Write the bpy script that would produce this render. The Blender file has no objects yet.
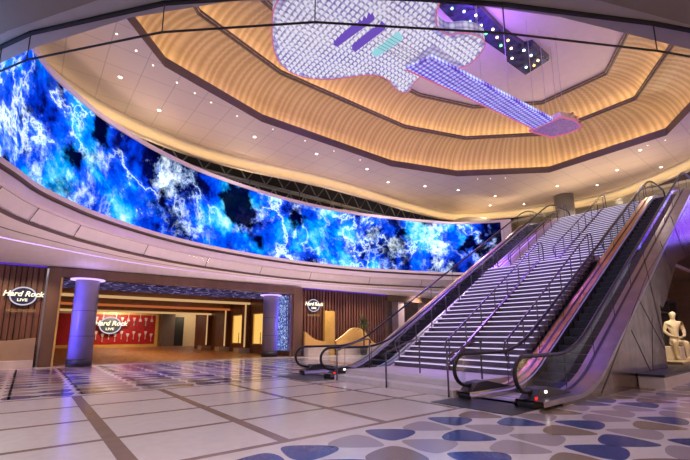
import bpy, math, random
from mathutils import Vector, Matrix
random.seed(4)
COL = bpy.context.scene.collection
PI = math.pi

# ------------------------------------------------------------------ materials
def newmat(name):
    m = bpy.data.materials.new(name); m.use_nodes = True
    nt = m.node_tree; nt.nodes.clear()
    out = nt.nodes.new('ShaderNodeOutputMaterial')
    return m, nt, out
def N(nt, t, **kw):
    n = nt.nodes.new(t)
    for k, v in kw.items():
        if k.startswith('i_'):
            key = k[2:].replace('_', ' ')
            n.inputs[key].default_value = v
        else: setattr(n, k, v)
    return n
def ramp(nt, stops, src):
    r = nt.nodes.new('ShaderNodeValToRGB'); e = r.color_ramp.elements
    while len(e) > 1: e.remove(e[-1])
    e[0].position = stops[0][0]; e[0].color = (*stops[0][1], 1)
    for p, c in stops[1:]:
        x = e.new(p); x.color = (*c, 1)
    nt.links.new(src, r.inputs['Fac']); return r.outputs['Color']
def pbr(name, col, rough=.5, metal=0., var=.12, scale=3., bump=0., bscale=8., stretch=(1,1,1), coat=0.):
    m, nt, out = newmat(name)
    b = N(nt, 'ShaderNodeBsdfPrincipled')
    b.inputs['Roughness'].default_value = rough; b.inputs['Metallic'].default_value = metal
    b.inputs['Coat Weight'].default_value = coat
    tc = N(nt, 'ShaderNodeTexCoord'); mp = N(nt, 'ShaderNodeMapping'); mp.inputs['Scale'].default_value = stretch
    nt.links.new(tc.outputs['Object'], mp.inputs[0])
    n = N(nt, 'ShaderNodeTexNoise', i_Scale=scale, i_Detail=4.)
    nt.links.new(mp.outputs[0], n.inputs['Vector'])
    lo = tuple(c*(1-var) for c in col); hi = tuple(min(1, c*(1+var)) for c in col)
    nt.links.new(ramp(nt, [(.3, lo), (.7, hi)], n.outputs['Fac']), b.inputs['Base Color'])
    if bump:
        n2 = N(nt, 'ShaderNodeTexNoise', i_Scale=bscale, i_Detail=2.)
        nt.links.new(mp.outputs[0], n2.inputs['Vector'])
        bp = N(nt, 'ShaderNodeBump', i_Strength=bump, i_Distance=.05)
        nt.links.new(n2.outputs['Fac'], bp.inputs['Height']); nt.links.new(bp.outputs[0], b.inputs['Normal'])
    nt.links.new(b.outputs[0], out.inputs[0]); return m
def emit(name, col, s):
    m, nt, out = newmat(name)
    e = N(nt, 'ShaderNodeEmission'); e.inputs[0].default_value = (*col, 1); e.inputs[1].default_value = s
    nt.links.new(e.outputs[0], out.inputs[0]); return m
def glassm(name, tint=(.93,.95,.96), refl=1.0, ior=1.5):
    m, nt, out = newmat(name)
    t = N(nt, 'ShaderNodeBsdfTransparent'); t.inputs[0].default_value = (*tint, 1)
    g = N(nt, 'ShaderNodeBsdfGlossy'); g.inputs['Roughness'].default_value = .03
    g.inputs[0].default_value = (refl, refl, refl, 1)
    # thin pane reflectance (Schlick, both faces alike)
    ge = N(nt, 'ShaderNodeNewGeometry'); dt = N(nt, 'ShaderNodeVectorMath', operation='DOT_PRODUCT')
    nt.links.new(ge.outputs['Incoming'], dt.inputs[0]); nt.links.new(ge.outputs['Normal'], dt.inputs[1])
    def mth(op, a, b=None):
        n = N(nt, 'ShaderNodeMath', operation=op)
        for i, v in enumerate((a, b)):
            if v is None: continue
            if isinstance(v, (int, float)): n.inputs[i].default_value = v
            else: nt.links.new(v, n.inputs[i])
        return n
    f0 = ((ior-1)/(ior+1))**2
    c = mth('ABSOLUTE', dt.outputs['Value']); q = mth('SUBTRACT', 1., c.outputs[0]); p5 = mth('POWER', q.outputs[0], 5.)
    f = mth('ADD', mth('MULTIPLY', p5.outputs[0], min(1., (1-f0)*(ior-1)*2)).outputs[0], f0)
    mx = N(nt, 'ShaderNodeMixShader')
    nt.links.new(f.outputs[0], mx.inputs[0]); nt.links.new(t.outputs[0], mx.inputs[1]); nt.links.new(g.outputs[0], mx.inputs[2])
    nt.links.new(mx.outputs[0], out.inputs[0]); return m

M = {}
M['cream'] = pbr('cream_terrazzo', (.74,.68,.68), .16, var=.05, scale=6)
M['line'] = pbr('brown_terrazzo', (.27,.19,.15), .18, var=.1)
M['lightline'] = pbr('pale_joint', (.75,.68,.66), .2)
M['pblue'] = pbr('blue_terrazzo', (.035,.06,.24), .16, var=.15, scale=30)
M['pgrey'] = pbr('grey_terrazzo', (.40,.34,.36), .18, var=.1, scale=40)
M['ptan'] = pbr('tan_terrazzo', (.28,.20,.13), .18, var=.12, scale=40)
M['carpet'] = pbr('patterned_brown_carpet', (.42,.19,.07), .4, var=.75, scale=3.)
M['steel'] = pbr('brushed_steel', (.62,.60,.60), .28, 1., var=.05, stretch=(1,1,12))
M['decksteel'] = pbr('dull_deck_steel', (.36,.32,.35), .3, 1.)
M['rail'] = pbr('rail_steel', (.17,.15,.175), .42, 1.)
M['clad'] = pbr('polished_steel_cladding', (.30,.20,.135), .2, 1., var=.3, bump=.45, bscale=.7)
M['seam'] = pbr('dark_seam', (.03,.03,.035), .5)
M['bronze'] = pbr('bronze_deck', (.66,.35,.19), .3, 1.)
M['rubber'] = pbr('black_rubber', (.015,.015,.018), .35)
M['dark'] = pbr('dark_metal', (.045,.045,.055), .4, .3)
M['tread'] = pbr('escalator_tread', (.05,.05,.06), .4, .6, var=.3, scale=20)
M['yellow'] = pbr('step_edge_yellow', (.6,.5,.2), .5)
M['stone'] = pbr('pale_stone', (.74,.68,.72), .3, var=.06)
M['riser'] = pbr('lilac_riser', (.15,.12,.17), .35)
M['nose'] = emit('nosing_light', (.80,.70,1.), 1.3)
M['glass'] = glassm('clear_glass')
M['ribbonglass'] = glassm('ribbon_glass', (.93,.93,.95), .8, 1.16)
M['shopglass'] = glassm('shop_glass', (.97,.97,.97), 1.0, 1.08)
M['curtainglass'] = glassm('smoke_glass', (.93,.93,.94), 1.0, 1.25)
M['white'] = pbr('white_paint', (.88,.80,.77), .5, var=.03)
M['lilacwhite'] = pbr('pale_metal_trim', (.74,.63,.70), .4, var=.03)
M['darktrim'] = pbr('dark_bronze_trim', (.13,.09,.075), .4, var=.08)
M['slab'] = pbr('grey_soffit', (.23,.21,.185), .45, var=.04)
M['slablip'] = pbr('pale_soffit_border', (.38,.37,.39), .4, var=.04)
M['black'] = pbr('black_track', (.008,.008,.008), .5)
M['walnut'] = pbr('walnut_slat', (.13,.055,.045), .4, var=.35, scale=1.2, stretch=(4,4,.3))
M['walnutback'] = pbr('walnut_backing', (.05,.022,.02), .6)
M['frame'] = pbr('brown_portal_frame', (.15,.085,.065), .35, var=.15, stretch=(1,1,.2))
M['goldframe'] = pbr('gold_reveal', (.42,.22,.09), .35, .3)
M['brass'] = pbr('brass', (.7,.5,.28), .3, 1.)
M['gold'] = pbr('gold_panel', (.60,.38,.10), .4, .2, var=.1)
M['taupe'] = pbr('taupe_upholstery', (.36,.25,.17), .6, var=.06)
M['ochre'] = pbr('ochre_upholstery', (.70,.43,.13), .6, var=.06)
M['marble'] = pbr('pale_marble', (.62,.55,.50), .2, var=.15, scale=1.5)
M['purplecol'] = pbr('grey_column_finish', (.25,.22,.27), .35, var=.1, scale=1.5, bump=.1)
M['warmwall'] = pbr('beige_wall', (.66,.52,.30), .6, var=.04)
M['red'] = pbr('red_wall', (.33,.006,.012), .45, var=.2)
M['chrome'] = pbr('pale_silver', (.75,.70,.68), .3, .4)
M['cratewood'] = pbr('corridor_wall_wood', (.22,.10,.04), .35, var=.3, stretch=(1,1,.2), scale=2)
M['darkceil'] = pbr('dark_plenum', (.035,.03,.03), .7)
M['browninner'] = pbr('upper_floor_wall', (.16,.09,.06), .6, var=.2)
M['truss'] = pbr('grey_truss_steel', (.34,.32,.31), .5, .3)
M['leaf'] = pbr('green_leaf', (.045,.09,.03), .45, var=.4)
M['bark'] = pbr('plant_stem', (.2,.12,.06), .8)
M['pot'] = pbr('dark_pot', (.06,.05,.05), .5)
M['manq'] = pbr('cream_mannequin', (.80,.68,.52), .4, var=.02)
M['panelwhite'] = pbr('white_ceiling_tile', (.8,.75,.7), .5, var=.02)
M['led_gold'] = emit('warm_led', (1,.75,.40), 16.)
M['led_band'] = emit('warm_led_band', (1,.74,.42), 6.)
M['led_seat'] = emit('seat_led', (1,.78,.42), 2.2)
M['led_soft'] = emit('warm_oval_light', (1,.70,.38), 1.6)
M['led_purple'] = emit('purple_led', (.18,.06,1.), .6)
M['led_lilac'] = emit('lilac_led', (.62,.42,1.), 1.6)
M['led_cream'] = emit('cream_led', (1,.60,.27), .62)
M['led_skirt'] = emit('skirt_led', (.45,.30,.85), .6)
M['led_niche'] = emit('niche_gold_light', (1,.58,.14), 1.0)
M['front_glow'] = emit('added_panel_glow', (1,.62,.30), 2.6)  # glow of the added panels opposite the cladding
M['lamp'] = emit('downlight_lens', (1,.93,.82), 9.)
M['lampdim'] = emit('small_downlight_lens', (1,.9,.75), 4.)
M['neon'] = emit('pink_neon', (.85,.22,.38), .7)
M['signtext'] = emit('lit_sign_letters', (1,.90,.66), 1.5)
M['signdim'] = emit('dim_gold_lettering', (.75,.42,.16), .6)
M['signring'] = emit('lit_sign_ring', (.85,.78,.95), .8)
M['signblue'] = pbr('navy_sign_disc', (.010,.010,.06), .85)
M['signgrey'] = pbr('charcoal_sign_disc', (.05,.06,.07), .35)
M['pickup'] = emit('purple_pickup', (.18,.09,.55), .9)
M['pickup2'] = emit('cyan_bridge', (.35,.75,.85), .9)
M['wire'] = pbr('thin_wire', (.45,.42,.48), .4, .5)
M['led_red'] = emit('red_indicator', (1,.02,.02), 2.)
M['led_white'] = emit('white_indicator', (1,.9,.8), 3.)
M['carpet_dark'] = M['rubber']

def tile_mat():
    m, nt, out = newmat('ceiling_tile')
    b = N(nt, 'ShaderNodeBsdfPrincipled'); b.inputs['Roughness'].default_value = .6
    tc = N(nt, 'ShaderNodeTexCoord'); br = N(nt, 'ShaderNodeTexBrick', offset=0.)
    br.inputs['Color1'].default_value = (.60,.47,.375,1); br.inputs['Color2'].default_value = (.61,.48,.385,1)
    br.inputs['Mortar'].default_value = (.44,.35,.28,1)
    br.inputs['Scale'].default_value = 1.; br.inputs['Mortar Size'].default_value = .02
    br.inputs['Brick Width'].default_value = 1.3; br.inputs['Row Height'].default_value = 1.3
    nt.links.new(tc.outputs['Object'], br.inputs['Vector'])
    nt.links.new(br.outputs['Color'], b.inputs['Base Color']); nt.links.new(b.outputs[0], out.inputs[0]); return m
M['tile'] = tile_mat()
def cove_mat():
    m, nt, out = newmat('gold_veneer_ribs')
    b = N(nt, 'ShaderNodeBsdfPrincipled'); b.inputs['Roughness'].default_value = .42
    uv = N(nt, 'ShaderNodeUVMap'); mp = N(nt, 'ShaderNodeMapping'); mp.inputs['Scale'].default_value = (1, .03, 1)
    nt.links.new(uv.outputs[0], mp.inputs[0])
    w = N(nt, 'ShaderNodeTexWave', i_Scale=.95, i_Distortion=5., i_Detail=4.)
    w.inputs['Detail Scale'].default_value = 2.
    nt.links.new(mp.outputs[0], w.inputs['Vector'])
    c = ramp(nt, [(.0, (.42,.27,.12)), (.5, (.50,.33,.16)), (1., (.60,.41,.21))], w.outputs['Fac'])
    nt.links.new(c, b.inputs['Base Color']); nt.links.new(b.outputs[0], out.inputs[0]); return m
M['cove'] = cove_mat()
def plasma(name, strength, off=0., violet=False):
    m, nt, out = newmat(name)
    uv = N(nt, 'ShaderNodeUVMap'); mp = N(nt, 'ShaderNodeMapping'); mp.inputs['Location'].default_value = (off, off*.37, 0)
    nt.links.new(uv.outputs[0], mp.inputs[0])
    def noise(s, d, r=.55, dist=0., w=0.):
        n = N(nt, 'ShaderNodeTexNoise', noise_dimensions='4D', i_Scale=s, i_Detail=d, i_Roughness=r, i_Distortion=dist)
        n.inputs['W'].default_value = w
        nt.links.new(mp.outputs[0], n.inputs['Vector']); return n.outputs['Fac']
    base = noise(.34, 9, .64, .3, off)
    if violet:
        cb = ramp(nt, [(.35, (.03,.0,.4)), (.5, (.12,.03,1)), (.58, (.5,.2,1)), (.66, (.1,.35,1)), (.75,(.6,.8,1))], base)
    else:
        cb = ramp(nt, [(.35, (.001,.001,.02)), (.41, (.001,.004,.12)), (.445, (.0,.03,.6)), (.51, (.0,.10,1)), (.56, (.0,.36,1)), (.61, (.14,.70,1)), (.67, (.7,.95,1)), (.73, (1,1,1))], base)
    # thin lightning filaments : ridges of a second noise
    fil = noise(.42, 9, .62, .35, off+3)
    s = N(nt, 'ShaderNodeMath', operation='SUBTRACT'); s.inputs[1].default_value = .5; nt.links.new(fil, s.inputs[0])
    a = N(nt, 'ShaderNodeMath', operation='ABSOLUTE'); nt.links.new(s.outputs[0], a.inputs[0])
    fc = ramp(nt, [(.0, (1,1,1)), (.008, (.35,.55,.95)), (.022, (.03,.08,.35)), (.06, (0,0,0))], a.outputs[0])
    msk = noise(.33, 3, .5, 0, off+9)
    mc = ramp(nt, [(.40, (0,0,0)), (.58, (1,1,1))], msk)
    mul = N(nt, 'ShaderNodeMix', data_type='RGBA', blend_type='MULTIPLY'); mul.inputs[0].default_value = 1
    nt.links.new(fc, mul.inputs[6]); nt.links.new(mc, mul.inputs[7])
    add = N(nt, 'ShaderNodeMix', data_type='RGBA', blend_type='ADD'); add.inputs[0].default_value = 1
    nt.links.new(cb, add.inputs[6]); nt.links.new(mul.outputs[2], add.inputs[7])
    # pale greenish clouds with fine texture
    cl = noise(.46, 12, .74, .2, off+5)
    cc = ramp(nt, [(.515, (0,0,0)), (.55, (.12,.18,.30)), (.59, (.50,.62,.68)), (.65, (1,1,.95))], cl)
    add2 = N(nt, 'ShaderNodeMix', data_type='RGBA', blend_type='ADD'); add2.inputs[0].default_value = 1
    nt.links.new(add.outputs[2], add2.inputs[6]); nt.links.new(cc, add2.inputs[7])
    hole = noise(.27, 6, .6, .3, off+14)
    hc = ramp(nt, [(.40, (.01,.01,.03)), (.45, (1,1,1))], hole)
    mh = N(nt, 'ShaderNodeMix', data_type='RGBA', blend_type='MULTIPLY'); mh.inputs[0].default_value = 1
    nt.links.new(add2.outputs[2], mh.inputs[6]); nt.links.new(hc, mh.inputs[7])
    e = N(nt, 'ShaderNodeEmission'); e.inputs[1].default_value = strength
    nt.links.new(mh.outputs[2], e.inputs[0]); nt.links.new(e.outputs[0], out.inputs[0]); return m
M['plasma'] = plasma('storm_video', 1.15, 2.)
M['plasma2'] = plasma('violet_video', 2.2, 11., True)
def gem_mat():
    # rows of small white light rods, dark gaps between them
    m, nt, out = newmat('white_light_rods')
    tc = N(nt, 'ShaderNodeTexCoord'); mp = N(nt, 'ShaderNodeMapping')
    mp.inputs['Rotation'].default_value = (0, 0, .2); nt.links.new(tc.outputs['Object'], mp.inputs[0])
    v = N(nt, 'ShaderNodeTexVoronoi', i_Scale=5.2, i_Randomness=.12); nt.links.new(mp.outputs[0], v.inputs['Vector'])
    c = ramp(nt, [(.0, (1,1,1)), (.34, (.86,.83,.97)), (.52, (.55,.50,.74)), (.75, (.28,.22,.42))], v.outputs['Distance'])
    n = N(nt, 'ShaderNodeTexNoise', i_Scale=.5, i_Detail=2.); nt.links.new(tc.outputs['Object'], n.inputs['Vector'])
    t = ramp(nt, [(.35, (.62,.58,.95)), (.6, (1,.97,1))], n.outputs['Fac'])
    mx = N(nt, 'ShaderNodeMix', data_type='RGBA', blend_type='MULTIPLY'); mx.inputs[0].default_value = 1
    nt.links.new(c, mx.inputs[6]); nt.links.new(t, mx.inputs[7])
    e = N(nt, 'ShaderNodeEmission'); e.inputs[1].default_value = .85
    nt.links.new(mx.outputs[2], e.inputs[0]); nt.links.new(e.outputs[0], out.inputs[0]); return m
M['gem'] = gem_mat()
def fret_mat():
    m, nt, out = newmat('fretboard_lights')
    uv = N(nt, 'ShaderNodeTexCoord')
    v = N(nt, 'ShaderNodeTexVoronoi', i_Scale=5.5, i_Randomness=.05); nt.links.new(uv.outputs['Object'], v.inputs['Vector'])
    c = ramp(nt, [(.0, (1,1,1)), (.36, (.52,.60,1)), (.58, (.20,.09,.70)), (.8, (.03,.02,.2))], v.outputs['Distance'])
    e = N(nt, 'ShaderNodeEmission'); e.inputs[1].default_value = 1.1
    nt.links.new(c, e.inputs[0]); nt.links.new(e.outputs[0], out.inputs[0]); return m
M['fret'] = fret_mat()
def crystal_mat():
    m, nt, out = newmat('crystal_strands')
    tc = N(nt, 'ShaderNodeTexCoord')
    v = N(nt, 'ShaderNodeTexNoise', i_Scale=11., i_Detail=3.); nt.links.new(tc.outputs['Object'], v.inputs['Vector'])
    c = ramp(nt, [(.40, (.02,.02,.10)), (.52, (.10,.16,.6)), (.62, (.5,.65,1)), (.72,(1,1,1))], v.outputs['Fac'])
    e = N(nt, 'ShaderNodeEmission'); e.inputs[1].default_value = 1.
    nt.links.new(c, e.inputs[0]); nt.links.new(e.outputs[0], out.inputs[0]); return m
M['crystal'] = crystal_mat()
def lattice_mat():
    m, nt, out = newmat('lit_lattice_ceiling')
    tc = N(nt, 'ShaderNodeTexCoord')
    v = N(nt, 'ShaderNodeTexVoronoi', feature='DISTANCE_TO_EDGE', i_Scale=1.6, i_Randomness=.8); nt.links.new(tc.outputs['Object'], v.inputs['Vector'])
    c = ramp(nt, [(.0, (.30,.24,.5)), (.05, (.13,.09,.26)), (.09, (.02,.012,.04))], v.outputs['Distance'])
    e = N(nt, 'ShaderNodeEmission'); e.inputs[1].default_value = .8
    nt.links.new(c, e.inputs[0]); nt.links.new(e.outputs[0], out.inputs[0]); return m
M['lattice'] = lattice_mat()

# ------------------------------------------------------------------ mesh tools
class MB:
    def __init__(s): s.v = []; s.f = []; s.m = []; s.uv = []
    def face(s, idx, mi=0, uv=None): s.f.append(tuple(idx)); s.m.append(mi); s.uv.append(uv)
    def box(s, a, b, mi=0):
        x0,y0,z0 = [min(p,q) for p,q in zip(a,b)]; x1,y1,z1 = [max(p,q) for p,q in zip(a,b)]
        k = len(s.v)
        s.v += [(x0,y0,z0),(x1,y0,z0),(x1,y1,z0),(x0,y1,z0),(x0,y0,z1),(x1,y0,z1),(x1,y1,z1),(x0,y1,z1)]
        for q in ((0,3,2,1),(4,5,6,7),(0,1,5,4),(1,2,6,5),(2,3,7,6),(3,0,4,7)): s.face([k+i for i in q], mi)
        return s
    def prism(s, poly, z0, z1, mi=0, ax='z'):
        k = len(s.v); n = len(poly)
        def P(u, w, h): return (u,w,h) if ax == 'z' else ((u,h,w) if ax == 'y' else (h,u,w))
        s.v += [P(u,w,z0) for u,w in poly] + [P(u,w,z1) for u,w in poly]
        s.face([k+i for i in range(n)][::-1], mi); s.face([k+n+i for i in range(n)], mi)
        for i in range(n):
            j = (i+1) % n; s.face((k+i,k+j,k+n+j,k+n+i), mi)
        return s
    def tube(s, pts, r, n=8, mi=0, cap=True, closed=False):
        pts = [Vector(p) for p in pts]; rings = []; up = None
        for i, p in enumerate(pts):
            if closed: t = (pts[(i+1) % len(pts)]-pts[i-1]).normalized()
            else: t = (pts[min(i+1, len(pts)-1)]-pts[max(i-1, 0)]).normalized()
            if up is None:
                up = Vector((0,0,1)) if abs(t.z) < .9 else Vector((1,0,0))
            a = t.cross(up)
            if a.length < 1e-5: a = t.cross(Vector((0,1,0)))
            a.normalize(); up = a.cross(t).normalized()
            rr = r[i] if isinstance(r, (list, tuple)) else r
            k = len(s.v); rings.append(k)
            for j in range(n):
                an = 2*PI*j/n; s.v.append(tuple(p+a*math.cos(an)*rr+up*math.sin(an)*rr))
        R = list(zip(rings, rings[1:])) + ([(rings[-1], rings[0])] if closed else [])
        for k0, k1 in R:
            for j in range(n): s.face((k0+j, k0+(j+1) % n, k1+(j+1) % n, k1+j), mi)
        if cap and not closed:
            s.face([rings[0]+j for j in range(n)][::-1], mi); s.face([rings[-1]+j for j in range(n)], mi)
        return s
    def lathe(s, c, prof, n=32, mi=0):
        k = len(s.v); cx, cy = c
        for r, z in prof:
            for j in range(n):
                a = 2*PI*j/n; s.v.append((cx+r*math.cos(a), cy+r*math.sin(a), z))
        for i in range(len(prof)-1):
            for j in range(n): s.face((k+i*n+j, k+i*n+(j+1) % n, k+(i+1)*n+(j+1) % n, k+(i+1)*n+j), mi)
        s.face([k+j for j in range(n)][::-1], mi); e = k+(len(prof)-1)*n
        s.face([e+j for j in range(n)], mi); return s
    def strip(s, rows, mi=0, closed=False, uv=True):
        """rows : list of point rows (equal lengths); faces between successive rows; uv = metres"""
        k = len(s.v); n = len(rows[0])
        for r in rows: s.v += [tuple(p) for p in r]
        us = [0.]
        mid = rows[len(rows)//2]
        for i in range(1, n+1): us.append(us[-1]+(Vector(mid[i % n])-Vector(mid[i-1])).length)
        vs = [0.]
        for a, b in zip(rows, rows[1:]): vs.append(vs[-1]+(Vector(b[n//2])-Vector(a[n//2])).length)
        rng = n if closed else n-1
        for i in range(len(rows)-1):
            mm = mi[i] if isinstance(mi, (list, tuple)) else mi
            for j in range(rng):
                q = (j+1) % n
                s.face((k+i*n+j, k+i*n+q, k+(i+1)*n+q, k+(i+1)*n+j), mm,
                       [(us[j],vs[i]),(us[j+1],vs[i]),(us[j+1],vs[i+1]),(us[j],vs[i+1])])
        return s
    def build(s, name, mats, parent=None, smooth=False):
        me = bpy.data.meshes.new(name)
        o = bpy.data.objects.new(name, me); COL.objects.link(o)
        vs = s.v
        if parent is not None and parent.get('_o'):
            ox, oy, oz = parent['_o']; vs = [(x-ox, y-oy, z-oz) for x,y,z in vs]
        me.from_pydata(vs, [], s.f)
        if not isinstance(mats, (list, tuple)): mats = [mats]
        for m in mats: me.materials.append(m)
        for p, mi in zip(me.polygons, s.m): p.material_index = mi; p.use_smooth = smooth
        if any(u for u in s.uv):
            l = me.uv_layers.new(name='UVMap')
            for p, u in zip(me.polygons, s.uv):
                if u:
                    for li, c in zip(p.loop_indices, u): l.data[li].uv = c
        me.validate(); me.update()
        if parent is not None: o.parent = parent
        return o
def tag(o, label=None, cat=None, group=None, kind=None):
    if label: o['label'] = label
    if cat: o['category'] = cat
    if group: o['group'] = group
    if kind: o['kind'] = kind
    return o
def empty(name, loc, label, cat, group=None):
    o = bpy.data.objects.new(name, None); COL.objects.link(o); o.location = loc; o.empty_display_size = .2
    o['_o'] = tuple(loc); tag(o, label, cat, group); return o
def struct(o): o['kind'] = 'structure'; return o
def copy_tree(o, parent=None):
    c = o.copy(); COL.objects.link(c); c.parent = parent
    for ch in [x for x in ALLCH(o)]: copy_tree(ch, c)
    return c
def ALLCH(o): return [x for x in bpy.data.objects if x.parent == o]
def solidify(o, t, off=0.):
    m = o.modifiers.new('thickness', 'SOLIDIFY'); m.thickness = t; m.offset = off; return o
def bevel(o, w=.01, seg=2):
    m = o.modifiers.new('bevel', 'BEVEL'); m.width = w; m.segments = seg; m.limit_method = 'ANGLE'; return o
def catmull(P, n=8, closed=False):
    out = []; L = len(P); rng = L if closed else L-1
    for i in range(rng):
        if closed: a,b,c,d = P[i-1], P[i], P[(i+1) % L], P[(i+2) % L]
        else: a,b,c,d = P[max(i-1,0)], P[i], P[i+1], P[min(i+2,L-1)]
        for k in range(n):
            t = k/n
            out.append(tuple(.5*((2*b[j])+(-a[j]+c[j])*t+(2*a[j]-5*b[j]+4*c[j]-d[j])*t*t+(-a[j]+3*b[j]-3*c[j]+d[j])*t**3) for j in range(len(b))))
    if not closed: out.append(tuple(P[-1]))
    return out
def offs(poly, d, closed=True):
    """offset a 2-D polyline to its left by d (mitred)"""
    n = len(poly); out = []
    for i in range(n):
        p = Vector(poly[i])
        a = Vector(poly[i-1]) if (closed or i > 0) else None
        b = Vector(poly[(i+1) % n]) if (closed or i < n-1) else None
        d1 = (p-a).normalized() if a is not None else None
        d2 = (b-p).normalized() if b is not None else None
        if d1 is None: d1 = d2
        if d2 is None: d2 = d1
        n1 = Vector((-d1.y, d1.x)); n2 = Vector((-d2.y, d2.x)); m = (n1+n2).normalized()
        k = d/max(.35, m.dot(n1)); out.append((p.x+m.x*k, p.y+m.y*k))
    return out
def at(poly, z): return [(x, y, z) for x, y in poly]
def text_obj(name, s, size, mat, parent, loc, facing='-Y', shear=0., extr=.02, bold=0., sx=1.):
    cu = bpy.data.curves.new(name, 'FONT'); cu.body = s; cu.size = size; cu.align_x = 'CENTER'; cu.align_y = 'CENTER'
    cu.shear = shear; cu.extrude = extr; cu.offset = bold; cu.resolution_u = 3
    t = bpy.data.objects.new(name+'_tmp', cu); COL.objects.link(t)
    dg = bpy.context.evaluated_depsgraph_get(); me = bpy.data.meshes.new_from_object(t.evaluated_get(dg))
    bpy.data.objects.remove(t)
    rot = Matrix.Rotation(PI/2, 4, 'X')
    me.transform(rot @ Matrix.Diagonal((sx,1,1,1)))
    ox, oy, oz = parent['_o'] if parent is not None and parent.get('_o') else (0,0,0)
    me.transform(Matrix.Translation((loc[0]-ox, loc[1]-oy, loc[2]-oz)))
    me.materials.clear(); me.materials.append(mat)
    o = bpy.data.objects.new(name, me); COL.objects.link(o); o.parent = parent; return o

# ------------------------------------------------------------------ camera
cam = bpy.data.cameras.new('camera'); co = bpy.data.objects.new('camera', cam); COL.objects.link(co)
F = 395.; TH = math.atan(69/395.)
cam.sensor_fit = 'HORIZONTAL'; cam.sensor_width = 36.; cam.lens = 36*F/690; cam.shift_y = 35/690
cam.clip_end = 300
co.location = (0,0,1.4); co.rotation_euler = (PI/2+TH, 0, -math.radians(38.5))
bpy.context.scene.camera = co

# ------------------------------------------------------------------ floor
f = MB()
f.box((-14,-14,-.3), (36,22.2,0), 0)
f.box((-4,22.2,-.3), (24,56,0), 4)
f.box((24,22.2,-.3), (36,30,0), 0)
ZL = .0008
for x, w in ((1.05,.19),(2.85,.17),(4.68,.15),(6.62,.13)):
    f.box((x-w/2,4.84,-.01), (x+w/2,11.2,ZL), 1)
for y in (4.84,6.43,8.0,9.6,11.2):
    f.box((-12 if y not in (4.84,) else -12, y-.055,-.01), (8.4 if y < 5 else 7.6, y+.055, ZL*1.3), 1)
for x in (-.15,1.2,2.75,4.3,5.85,7.4,8.95,10.5,12.05):
    f.box((x-.03,11.3,-.01), (x+.03,21.7,ZL), 5)
pick = catmull([(.17,-.38),(-.14,-.24),(-.37,0),(-.30,.17),(-.05,.27),(.22,.29),(.31,.18),(.31,-.04)], 5, True)
known = {(2.84,0):2,(3.54,0):3,(4.24,0):2,(4.94,0):3,(5.64,0):2,(3.54,1):6,(4.24,1):3,(4.94,1):2,(5.64,1):3,(6.34,1):2,(7.04,1):3,(7.74,1):6,
         (4.24,2):2,(4.94,2):3,(5.64,2):3,(6.34,2):6,(7.04,2):2,(7.74,2):3,(8.44,2):3,(9.14,2):3,(9.84,2):2,(4.94,3):6,(5.64,3):2,(6.34,3):2,(7.04,3):3,(7.74,3):6,(8.44,3):2}
def petal(x, y, par, mi, s=1.0):
    sg = 1 if par else -1
    k = len(f.v); poly = [(x+sg*px*s, y+sg*py*s) for px, py in pick]
    f.v += [(a,b,ZL) for a,b in poly]; f.face(range(k, k+len(poly)), mi)
rnd = random.Random(9)
def rc(i, j):
    h = (i*7+j*13+(i*j) % 5) % 10
    return 2 if h in (0,3,6,8) else (6 if h in (1,5) else 3)
for i in range(-14, 34):
    x = round(2.84+.70*i, 2)
    for j in range(0, 9):
        y = 4.25-.73*j
        mi = known.get((x, j), rc(i, j))
        petal(x, y, i % 2 == 1, mi)
    if x > 8.2:
        pass
for i in range(-10, 15):
    x = round(2.84+.70*i, 2)
    for j in range(13):
        petal(x, 11.72+.73*j, i % 2 == 1, rc(i+3, j+1))
for i in range(9, 26):        # strip beside the shop plinth
    pass
fl = f.build('floor', [M['cream'],M['line'],M['pblue'],M['pgrey'],M['carpet'],M['lightline'],M['ptan']]); struct(fl)

# ------------------------------------------------------------------ curved video wall
arcP = [(-5.6,7.4),(-4.0,9.3),(-2.7,11.0),(-1.7,12.5),(-.95,13.85),(-.35,15.2),(.45,16.3),(1.65,17.6),(3.9,19.2),(6.3,20.3),(8.8,20.95),(11.5,21.35),(14.2,21.4),(17.6,21.0),(21.0,20.0),(23.5,19.0),(25.6,17.9),(27.65,15.55)]
ARC = catmull(arcP, 6)      # walking left->right; the wall side is to the LEFT of travel
def arc(d): return offs(ARC, d, closed=False)
vs = empty('video_screen', (13,21.4,5.3), 'huge curved video wall showing a blue and white electric storm above the lobby', 'screen')
m = MB(); m.strip([at(arc(0), 6.03), at(arc(0), 9.85)], 0)
o = m.build('display', M['plasma'], vs, True)
m = MB()
m.strip([at(arc(.02), 9.86), at(arc(-.06), 9.86), at(arc(-.06), 10.06), at(arc(.35), 10.06), at(arc(.35), 9.86), at(arc(.02), 9.86)], 0)
m.build('top_frame', M['lilacwhite'], vs)
e = ARC[-1]; d = (Vector(ARC[-1])-Vector(ARC[-2])).normalized(); nrm = Vector((-d.y, d.x))
p0 = Vector(e)-nrm*.08; p1 = Vector(e)+nrm*.9
m = MB(); m.prism([tuple(p0), tuple(p0+d*.75), tuple(p1+d*.75), tuple(p1)], 5.9, 10.06); m.build('end_frame', M['lilacwhite'], vs)
m = MB(); m.strip([at(arc(.2), 5.9), at(arc(.2), 9.9)], 0); m.build('backing', M['darkceil'], vs)
# fascia under it
fs = MB()
prof = [(.3,6.02),(-.18,6.02),(-.20,5.84),(-.10,5.80),(-.10,5.74),(-.16,5.70),(-.16,5.42),(.02,5.38)]
fs.strip([at(arc(a), z) for a, z in prof], [0,0,1,1,0,0,0]); struct(tag(fs.build('trim_1', [M['lilacwhite'],M['darktrim']])))
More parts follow.
